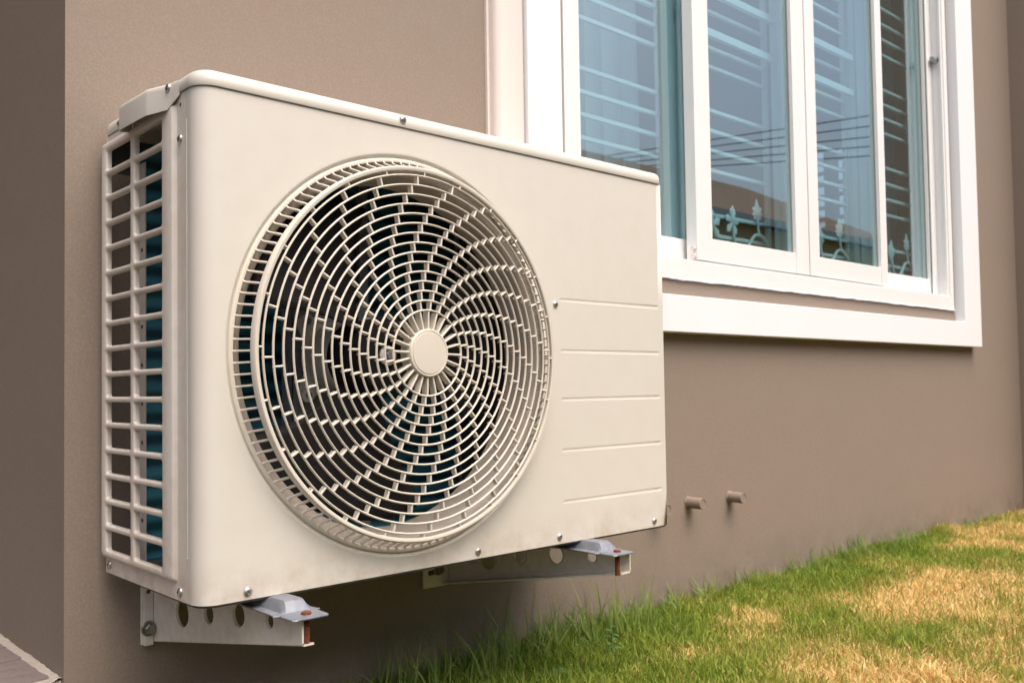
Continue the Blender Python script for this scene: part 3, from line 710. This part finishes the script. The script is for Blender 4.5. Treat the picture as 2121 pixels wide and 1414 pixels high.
def bracket(xw, xe, ye, sgn, lab, bolt_at):
    """C channel arm tapering towards its tip; web on the outer side, flanges pointing sgn * x"""
    e_ = empty('wall_bracket', (xw, Y, -.05), lab, 'bracket', 'wall brackets under the air conditioner')
    loc = -Vector(e_.location)
    yw = Y - .002; zt = lambda y: -.0150; zbw, zbe = -.0975, -.0405
    TH = .0022
    def X(y): return xw + (xe - xw) * (yw - y) / (yw - ye)
    def ZB(y): return zbw + (zbe - zbw) * (yw - y) / (yw - ye)
    # web with four round holes built from cells
    holes = [(.1945, -.0500, .0162), (.1300, -.0400, .0112), (.0640, -.0305, .0128), (.0010, -.0265, .0078)]
    m = MB(); yb_ = [yw, .1625, .0960, .0320, -.0250, ye]
    def P3(y, z, d): return (X(y) + sgn * d, y, z)
    for i in range(4):
        hy, hz, hr = holes[i]; ya, yb2 = yb_[i], yb_[i + 1]
        hz = min(hz, -.0150 - hr - .002)
        n = 32; hl = []; bl = []
        for k in range(n):
            a = 2 * math.pi * (k + .5) / n; c, s_ = math.cos(a), math.sin(a); hl.append((hy + hr * c, hz + hr * s_, ))
            t = 1e9
            if c > 1e-9: t = min(t, (ya - hy) / c)
            if c < -1e-9: t = min(t, (yb2 - hy) / c)
            if s_ > 1e-9: t = min(t, (-.0150 - hz) / s_)
            # slanted bottom: z = ZB(y)
            kz = (zbe - zbw) / (ye - yw); den = s_ - kz * c; q = (zbw + kz * (hy - yw) - hz)
            if den < -1e-9: t = min(t, q / den)
            bl.append([hy + c * t, hz + s_ * t])
        for cy, cz in ((ya, -.0150), (yb2, -.0150), (ya, ZB(ya)), (yb2, ZB(yb2))):
            j = min(range(n), key=lambda j_: math.hypot(bl[j_][0] - cy, bl[j_][1] - cz)); bl[j] = [cy, cz]
        m.loft([[P3(y, z, 0) for y, z in bl], [P3(hy + (y - hy) * 1.08, hz + (z - hz) * 1.08, 0) for y, z in hl], [P3(y, z, .0008) for y, z in hl], [P3(y, z, TH + .0018) for y, z in hl]])
        m.loft([[P3(y, z, TH) for y, z in bl], [P3(hy + (y - hy) * 1.08, hz + (z - hz) * 1.08, TH) for y, z in hl]])
    ya, yb2 = yb_[4], ye
    for d in (0, TH): m.add([P3(ya, -.0150, d), P3(yb2, -.0150, d), P3(yb2, ZB(yb2), d), P3(ya, ZB(ya), d)], [(0, 1, 2, 3)])
    # flanges: rounded bends
    ys = [yw, .16, .096, .032, -.025, ye]
    def strip(zf, dirn, wid, th):
        loops = []
        for y in ys:
            z = zf(y); L = []
            wd_ = wid(y)
            L = [P3(y, z - dirn * .0030, 0), P3(y, z - dirn * .0008, .0008), P3(y, z, .0030), P3(y, z, wd_), P3(y, z - dirn * th, wd_), P3(y, z - dirn * th, .0034), P3(y, z - dirn * (th + .0010), TH)]
            loops.append(L)
        m.loft(loops, True, True, True)
    strip(lambda y: -.0134, 1, lambda y: .030, TH)
    strip(lambda y: ZB(y) - .0016, -1, lambda y: .0140 + (.0 if sgn > 0 else .006), TH)
    m.add([P3(ye, -.0150, 0), P3(ye, -.0150, TH), P3(ye, ZB(ye), TH), P3(ye, ZB(ye), 0)], [(0, 1, 2, 3)])
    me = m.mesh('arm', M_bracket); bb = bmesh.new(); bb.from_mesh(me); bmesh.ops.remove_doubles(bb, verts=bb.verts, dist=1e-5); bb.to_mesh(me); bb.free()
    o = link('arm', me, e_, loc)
    # wall plate
    m = MB(); a_, b_ = (xw - .0125, xw - .0005) if sgn > 0 else (xw - .056, xw - .004)
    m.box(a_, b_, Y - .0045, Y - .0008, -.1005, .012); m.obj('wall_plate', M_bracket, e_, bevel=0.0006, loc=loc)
    if sgn > 0:
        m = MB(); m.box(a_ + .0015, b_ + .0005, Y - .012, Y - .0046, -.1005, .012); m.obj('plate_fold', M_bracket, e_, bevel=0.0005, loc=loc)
    m = MB(); bx, bz = ((xw - .0065), -.079) if sgn > 0 else ((xw - .026), -.073)
    hexbolt(m, (bx, Y - .0125 if sgn > 0 else Y - .0046, bz), (0, -1, 0), .0072, .0065, .0095); m.obj('anchor_bolt', M_zincbolt, e_, loc=loc)
    # vertical slot
    m = MB(); 
    if sgn > 0: m.tube([(xw - .0065, Y - .0118, -.0335), (xw - .0065, Y - .0124, -.0335)], .0026, 12)
    else: m.tube([(xw - .043, Y - .0044, -.077), (xw - .043, Y - .0049, -.077)], .0042, 12); m.tube([(xw - .038, Y - .0044, -.0765), (xw - .038, Y - .0050, -.0765)], .0042, 12)
    m.obj('slot', M_recess, e_, loc=loc)
    # rusty bolt through foot and arm
    bx, by = bolt_at
    m = MB(); hexbolt(m, (bx, by, -.0114), (0, 0, 1), .0055, .0034); m.obj('bolt_head', M_rust, e_, loc=loc)
    m = MB(); n = 24; m.loft([[(bx + .0115 * math.cos(2 * math.pi * k / n), by + .0115 * math.sin(2 * math.pi * k / n), z) for k in range(n)] for z in (-.0126, -.0113)], True, True, True)
    m.obj('washer', M_galv, e_, loc=loc)
    m = MB(); zt_, zl_ = -.0135, (-.0395 if sgn > 0 else -.0430); rows = []; n = 14; turns = 22
    for k in range(turns * 2 + 1):
        z = zt_ + (zl_ - zt_) * k / (turns * 2); rr = .0038 if k % 2 else .0031
        rows.append([(bx + rr * math.cos(2 * math.pi * j / n), by + rr * math.sin(2 * math.pi * j / n), z) for j in range(n)])
    m.loft(rows, True, True, True); m.obj('threaded_rod', M_rust, e_, loc=loc)
bracket(.0605, .0812, -.0600, 1, 'cream steel wall bracket with rusty bolt under the left end of the air conditioner', (.0880, -.0570))
bracket(.5530, .5995, -.0600, -1, 'cream steel wall bracket with rusty bolt under the right end of the air conditioner', (.5760, -.0560))

# ============================================================ GRASS
def vnoise(x, y, s, seed):
    rs = np.random.RandomState(seed); T = rs.rand(64, 64)
    u = x * s; v = y * s; i = np.floor(u).astype(int); j = np.floor(v).astype(int); fu = u - i; fv = v - j
    fu = fu * fu * (3 - 2 * fu); fv = fv * fv * (3 - 2 * fv); g_ = lambda a, b: T[a % 64, b % 64]
    return (g_(i, j) * (1 - fu) + g_(i + 1, j) * fu) * (1 - fv) + (g_(i, j + 1) * (1 - fu) + g_(i + 1, j + 1) * fu) * fv
blobs = [(1.14, .125, .11, .05, 1.1), (1.56, -.07, .20, .10, 1.0), (1.70, .05, .10, .06, .8), (2.62, .17, .30, .07, 1.1), (1.10, -.27, .16, .09, 1.0), (1.05, -.12, .12, .09, .55), (1.95, .18, .10, .05, .5), (1.86, -.05, .2, .1, .5), (3.0, .1, .4, .12, .9)]
gblobs = [(2.20, .235, .25, .06, .7), (.90, .2, .35, .09, 1.0), (1.47, .17, .25, .06, .5), (.80, -.03, .14, .09, .7), (2.03, .05, .12, .10, .5), (1.28, .02, .08, .05, .4), (.45, .2, .3, .2, 1.)]
def straw(x, y):
    s = .36 * vnoise(x + 9, y + 9, 6, 1) + .34 * vnoise(x + 5, y + 7, 19, 2) + .20 * vnoise(x, y, 55, 3)
    x = x + .10 * (vnoise(x + 2, y + 1, 9, 11) - .5); y = y + .09 * (vnoise(x + 1, y + 3, 12, 12) - .5)
    for bx, by, sx_, sy_, a in blobs: s = s + .31 * a * np.exp(-((x - bx) / sx_) ** 2 - ((y - by) / sy_) ** 2)
    for bx, by, sx_, sy_, a in gblobs: s = s - .42 * a * np.exp(-((x - bx) / sx_) ** 2 - ((y - by) / sy_) ** 2)
    s = s - .20 * np.exp(-((Y - y) / .06) ** 2) * (x < 2.4) + .07 * np.clip((x - .9) / .8, 0, 1) + .10 * np.clip((-y - .05) / .25, 0, 1) * (x > .95)
    return s
def blades(n, xr, yr, seed, hscale=1.0, wscale=1.0, wallrow=False):
    rs = np.random.RandomState(seed)
    x = rs.uniform(*xr, n); y = rs.uniform(*yr, n)
    if wallrow: y = Y - .004 - np.abs(rs.normal(0, .018, n))
    st = straw(x, y) + rs.normal(0, .07, n)
    is_s = rs.rand(n) < np.clip((st - .22) / .50, .08, .95) ** 1.25
    dens = vnoise(x + 3, y + 4, 11, 8)
    h = rs.uniform(.017, .036, n) * (1 + .5 * (dens - .5)) * hscale
    h = np.where(is_s, h * .85, h * 1.05)
    near = np.exp(-((Y - y) / .035) ** 2); clump = .5 * vnoise(x, x * 0 + 2, 9, 5) + .5 * vnoise(x, x * 0 + 2, 31, 6)
    h = h * (1 + near * (-.1 + clump * .9) * (x < 2.45))
    if wallrow: h = rs.uniform(.012, .040, n) * (.2 + 1.5 * clump)
    keep = np.ones(n, bool)
    if xr[0] < .8: keep &= rs.rand(n) < np.clip((x - .12) / .55, .04, 1)
    bw = rs.uniform(.0008, .0017, n) * wscale
    th = rs.uniform(0, 2 * np.pi, n); lean = np.where(is_s, rs.uniform(.3, 1.6, n), rs.uniform(.1, .9, n)); ld = rs.uniform(0, 2 * np.pi, n)
    if wallrow: lean *= .55
    x, y, h, bw, th, lean, ld, st, is_s = [q[keep] for q in (x, y, h, bw, th, lean, ld, st, is_s)]; n = len(x)
    z0 = GZ + .004 * vnoise(x, y, 14, 4)
    dx, dy = np.cos(th) * bw, np.sin(th) * bw; lx, ly = np.cos(ld) * lean, np.sin(ld) * lean
    c = 1 / np.sqrt(1 + lean ** 2 * .6)
    V = np.empty((n, 5, 3))
    V[:, 0] = np.stack([x - dx, y - dy, z0 - .004], 1); V[:, 1] = np.stack([x + dx, y + dy, z0 - .004], 1)
    mx_, my_, mz_ = x + lx * h * .30 * c, y + ly * h * .30 * c, z0 + h * .58 * c
    V[:, 2] = np.stack([mx_ - dx * .85, my_ - dy * .85, mz_], 1); V[:, 3] = np.stack([mx_ + dx * .85, my_ + dy * .85, mz_], 1)
    tx, ty, tz = x + lx * h * .95 * c, y + ly * h * .95 * c, z0 + h * (1 - .12 * lean) * c
    V[:, 4] = np.stack([tx, ty, tz], 1)
    V[:, :, 1] = np.minimum(V[:, :, 1], Y - .002)
    # tone colour
    k = rs.rand(n)[:, None]; k2 = rs.rand(n)[:, None]
    green = np.array([.13, .20, .022]) * (1 - k) + np.array([.30, .36, .055]) * k
    dark = np.array([.07, .14, .022]); green = green * (.65 + .35 * (st[:, None] > .2)) + .35 * dark * (st[:, None] <= .2)
    olive = np.array([.33, .30, .075])
    strawc = np.array([.50, .34, .115]) * (1 - k) + np.array([.72, .56, .28]) * k
    u = np.clip((st[:, None] - .30) / .17, 0, 1); gcol = green * (1 - .6 * u) + olive * .6 * u
    colr = 1.32 * np.where(is_s[:, None], strawc, gcol) * (.8 + .4 * k2)
    return V, colr
def build_blades(name, parts):
    V = np.concatenate([p[0] for p in parts]); Cc = np.concatenate([p[1] for p in parts]); n = len(V)
    base = (np.arange(n) * 5)[:, None]
    tri = (base + np.array([[0, 1, 3, 0, 3, 2, 2, 3, 4]])).reshape(-1)
    me = bpy.data.meshes.new(name); me.vertices.add(n * 5); me.vertices.foreach_set('co', V.reshape(-1).astype(np.float32))
    me.loops.add(n * 9); me.loops.foreach_set('vertex_index', tri.astype(np.int32)); me.polygons.add(n * 3)
    me.polygons.foreach_set('loop_start', (np.arange(n * 3) * 3).astype(np.int32)); me.polygons.foreach_set('loop_total', np.full(n * 3, 3, np.int32))
    at = me.attributes.new('tone', 'FLOAT_COLOR', 'POINT'); c4 = np.ones((n, 5, 4), np.float32); c4[:, :, :3] = Cc[:, None, :]
    at.data.foreach_set('color', c4.reshape(-1)); me.update(calc_edges=True); me.validate(); me.materials.append(M_blade); return me
M_blade = bpy.data.materials.new('grass_blade'); M_blade.use_nodes = True
t = M_blade.node_tree; b = t.nodes['Principled BSDF']; b.inputs['Roughness'].default_value = .55; b.inputs['Specular IOR Level'].default_value = .3
an = t.nodes.new('ShaderNodeAttribute'); an.attribute_name = 'tone'; t.links.new(an.outputs['Color'], b.inputs['Base Color'])
tl = t.nodes.new('ShaderNodeBsdfTranslucent'); t.links.new(an.outputs['Color'], tl.inputs[0]); ms = t.nodes.new('ShaderNodeMixShader'); ms.inputs[0].default_value = .35
t.links.new(b.outputs[0], ms.inputs[1]); t.links.new(tl.outputs[0], ms.inputs[2]); t.links.new(ms.outputs[0], t.nodes['Material Output'].inputs[0])
parts = [blades(70000, (.25, 1.5), (-.50, Y), 21), blades(70000, (1.5, 3.18), (-.45, Y), 22, 1.0, 1.15), blades(9000, (.30, 2.6), (0, 1), 23, wallrow=True),
         blades(40000, (-1.5, 5.0), (-3.0, -.45), 24, 1.2, 2.2), blades(6000, (3.18, 5.0), (-.45, Y - .17), 25, 1.2, 2.0)]
# long single blades at the wall near the brackets
def tall(n, seed):
    rs = np.random.RandomState(seed); x = rs.uniform(.38, 1.0, n); x = np.where(rs.rand(n) < .3, rs.uniform(.8, 2.3, n), x); y = Y - .01 - rs.uniform(0, .07, n)
    h = rs.uniform(.055, .105, n) * np.where(rs.rand(n) < .25, 1.45, 1.0); h = np.where(x > 1.0, h * .62, h); th = rs.uniform(0, 6.28, n); lean = rs.uniform(.05, .7, n); ld = rs.uniform(0, 6.28, n); bw = rs.uniform(.0010, .0022, n); z0 = np.full(n, GZ)
    S = 6; V = []; F = []
    out = []
    for i in range(n):
        L = []
        for k in range(S + 1):
            u = k / S; cx_, cy_ = x[i] + math.cos(ld[i]) * lean[i] * h[i] * u ** 1.8, y[i] + math.sin(ld[i]) * lean[i] * h[i] * u ** 1.8 * .6; z = z0[i] + h[i] * u * (1 - .2 * lean[i] * u)
            w_ = bw[i] * (1 - u ** 2.2) + .0001; L.append((min(cx_, 9), min(cy_, Y - .002), z, w_))
        for k in range(S):
            # pack quads as two 5-vertex groups is wasteful; build plain strip
            a, b_ = L[k], L[k + 1]; dx, dy = math.cos(th[i]), math.sin(th[i]) * .3
            out.append(((a[0] - dx * a[3], a[1] - dy * a[3], a[2]), (a[0] + dx * a[3], a[1] + dy * a[3], a[2]), (b_[0] + dx * b_[3], b_[1] + dy * b_[3], b_[2]), (b_[0] - dx * b_[3], b_[1] - dy * b_[3], b_[2])))
    return out
me = build_blades('lawn_grass', parts); o = link('lawn_grass', me); tag(o, 'patchy green and straw coloured lawn grass at the foot of the wall', 'grass', kind='stuff')
M_tall = mat('long_grass_blade', (.11, .20, .03), .5, noise=[(9, .8, (.17, .25, .045)), (23, .5, (.30, .28, .09))])
def tufts(n, seed):
    """clumps of fine blades fanning out from one root along the wall"""
    rs = np.random.RandomState(seed); out = []
    for i in range(n):
        cx = rs.uniform(.55, 2.75); cy = Y - .008 - abs(rs.normal(0, .022)); big = rs.uniform(.5, 1.15) * (1 if cx < 2.3 else .7)
        for j in range(rs.randint(14, 34)):
            a = rs.uniform(0, 6.28); ln = rs.uniform(.030, .082) * big; ou = rs.uniform(.1, .95) * ln; w0 = rs.uniform(.0006, .0013); prev = None; bx, by = cx + rs.normal(0, .006), cy + rs.normal(0, .005)
            for k in range(5):
                u = k / 4; x = bx + math.cos(a) * ou * u ** 1.6; y = min(by + math.sin(a) * ou * u ** 1.6, Y - .002); z = GZ + ln * (u - .25 * u * u * ou / ln); w_ = w0 * (1 - u * u) + .0001
                L_ = ((x - math.sin(a) * w_ - w_ * .5, y, z), (x + math.sin(a) * w_ + w_ * .5, y, z))
                if prev: out.append((prev[0], prev[1], L_[1], L_[0]))
                prev = L_
    return out
m = MB()
for q in tall(420, 31) + tufts(170, 41): m.add(q, [(0, 1, 2, 3)])
me = bpy.data.meshes.new('long_grass'); me.from_pydata(m.v, [], m.f); me.materials.append(M_tall)
o = link('long_grass', me); tag(o, 'long loose green grass blades standing against the brown wall', 'grass', kind='stuff')
# broad-leaved weeds
M_weed = mat('weed_leaf', (.075, .19, .055), .5, noise=(60, .6, (.12, .26, .08)))
def weed(x, y, s, seed, lab, tallw):
    e_ = empty('weed', (x, y, GZ), lab, 'weed', 'small weeds in the grass by the wall'); random.seed(seed)
    st = MB(); st.tube([(0, 0, 0), (.002, .001, s * .5), (.004, 0, s)], [.0012, .001, .0006], 6); st.obj('stem', M_weed, e_)
    for k in range(11):
        a = k * 2.4 + random.random() * .5; zz = s * (.25 + .75 * k / 10) if tallw else s * .25 + random.random() * .012
        L_ = (.020 if tallw else .018) * random.uniform(.7, 1.1) * (1.15 - .4 * k / 10); wd_ = L_ * (.22 if tallw else .42)
        m = MB(); rows = []
        for i in range(6):
            u = i / 5; ww = wd_ * math.sin(math.pi * (.06 + .94 * u) ** .8) * (1 if u < 1 else 0) + .0002; r = L_ * u; zc = zz + L_ * (.45 * u - .35 * u * u)
            rows.append([(math.cos(a) * r - math.sin(a) * ww * s_, math.sin(a) * r + math.cos(a) * ww * s_, zc + abs(s_) * ww * .25) for s_ in (-1, 0, 1)])
        m.loft(rows, closed=False); m.obj('leaf', M_weed, e_, smooth=80)
weed(.655, .135, .030, 1, 'low round-leaved weed in the grass near the bottom edge', False)
weed(.80, .150, .060, 2, 'upright narrow-leaved weed in the grass below the right bracket', True)

# ============================================================ WHAT THE PANES REFLECT
nb = empty('neighbour_house', (17, -12, GZ), 'ochre walled house with brown hipped roof opposite, mirrored in the window panes', 'house')
def N_(m, name, mt, **k):
    o = m.obj(name, mt, nb, **k); o.location = -Vector(nb.location); return o
m = MB(); m.box(6.0, 24.4, -15, -9.25, GZ, 3.62); N_(m, 'wall', M_yellow)
m = MB(); m.add([(5.7, -9.0, 3.75), (24.8, -9.0, 3.75), (24.8, -15.6, 3.75), (5.7, -15.6, 3.75), (9.0, -12.3, 5.6), (21.5, -12.3, 5.6)], [(0, 1, 5, 4), (1, 2, 5), (2, 3, 4, 5), (3, 0, 4), (3, 2, 1, 0)]); N_(m, 'roof', M_roof)
m = MB(); m.box(5.7, 24.8, -9.0, -8.94, 3.60, 3.76); N_(m, 'fascia', M_fascia)
m = MB(); m.box(6.1, 24.3, -9.24, -9.1, 3.0, 3.12); N_(m, 'ledge', M_fascia)
for x in (8, 11, 14, 17, 20, 22.5):
    m = MB(); m.box(x - .6, x + .6, -9.25, -9.2, 1.2, 2.5); N_(m, 'window', M_inside)
for i, y in enumerate((-27, 9)):
    m = MB(); m.tube([(0, 0, 0), (0, 0, 8.5)], [.16, .11], 12); m.tube([(-.05, 0, 7.2), (.05, 0, 7.2)], .05, 8); o = m.obj('utility_pole', M_pole, None, smooth=50, loc=(20, y, GZ)); tag(o, ('grey concrete utility pole at the far end of the overhead cables', 'grey concrete utility pole at the near end of the overhead cables')[i], 'utility pole', 'poles carrying the cables')
for i, (za, zb) in enumerate(((5.96, 5.36), (6.12, 5.58), (6.30, 5.80), (6.48, 6.05), (6.66, 6.29))):
    sl_ = (za - zb) / 4.4; m = MB(); P = []
    for k in range(37):
        y = 9 - k; P.append((20, y, zb + sl_ * (-7.9 - y)))
    m.tube(P, .015, 6)
    o = m.obj('overhead_cable', M_cable, None); tag(o, 'black overhead cable mirrored in the panes, %s of the five' % ('lowest', 'second lowest', 'middle one', 'second highest', 'highest')[i], 'cable', 'overhead cables')

# porch roof over the patio, and an unseen hedge added to block low front light
random.seed(9); np.random.seed(9)
M_hedge = mat('hedge_leaf', (.045, .085, .025), .6, noise=(40, .8, (.08, .13, .035)))
hd = empty('light_blocker_hedge', (1.2, -3.4, GZ), 'unseen green hedge added beyond the lawn to block low light from the front', 'hedge')
m = MB(); m.box(-2.6, 2.6, -.28, .28, 0, 2.0); m.obj('hedge_core', M_hedge, hd)
n = 9000; rs = np.random.RandomState(4); V = []; F = []
for k in range(n):
    x = rs.uniform(-2.7, 2.7); z = rs.uniform(.03, 2.1); y = rs.choice([-1, 1]) * rs.uniform(.26, .36)
    if rs.rand() < .25: z = rs.uniform(1.97, 2.1); y = rs.uniform(-.33, .33)
    a, b_, c_ = rs.normal(0, 1, 3), rs.normal(0, 1, 3), rs.uniform(.018, .035)
    a /= np.linalg.norm(a); b_ -= a * a.dot(b_); b_ /= np.linalg.norm(b_); p = np.array([x, y, z]); i0 = len(V)
    V += [tuple(p - a * c_), tuple(p + b_ * c_ * .5), tuple(p + a * c_), tuple(p - b_ * c_ * .5)]; F.append((i0, i0 + 1, i0 + 2, i0 + 3))
me = bpy.data.meshes.new('hedge_leaves'); me.from_pydata(V, [], F); me.materials.append(M_hedge); o = link('hedge_leaves', me, hd); tag(o, kind='stuff')
m = MB(); m.box(-3.4, XL + .3, Y + .02, 4.2, 2.45, 2.6); H_(m, 'porch_roof', M_trim)
m = MB(); m.box(-3.4, -3.2, Y + .02, 4.2, GZ, 2.45); H_(m, 'porch_side_wall', M_wall)
m = MB(); m.box(-3.2, XL - .001, 3.2, 3.4, GZ, 2.45); H_(m, 'porch_back_wall', M_wall)
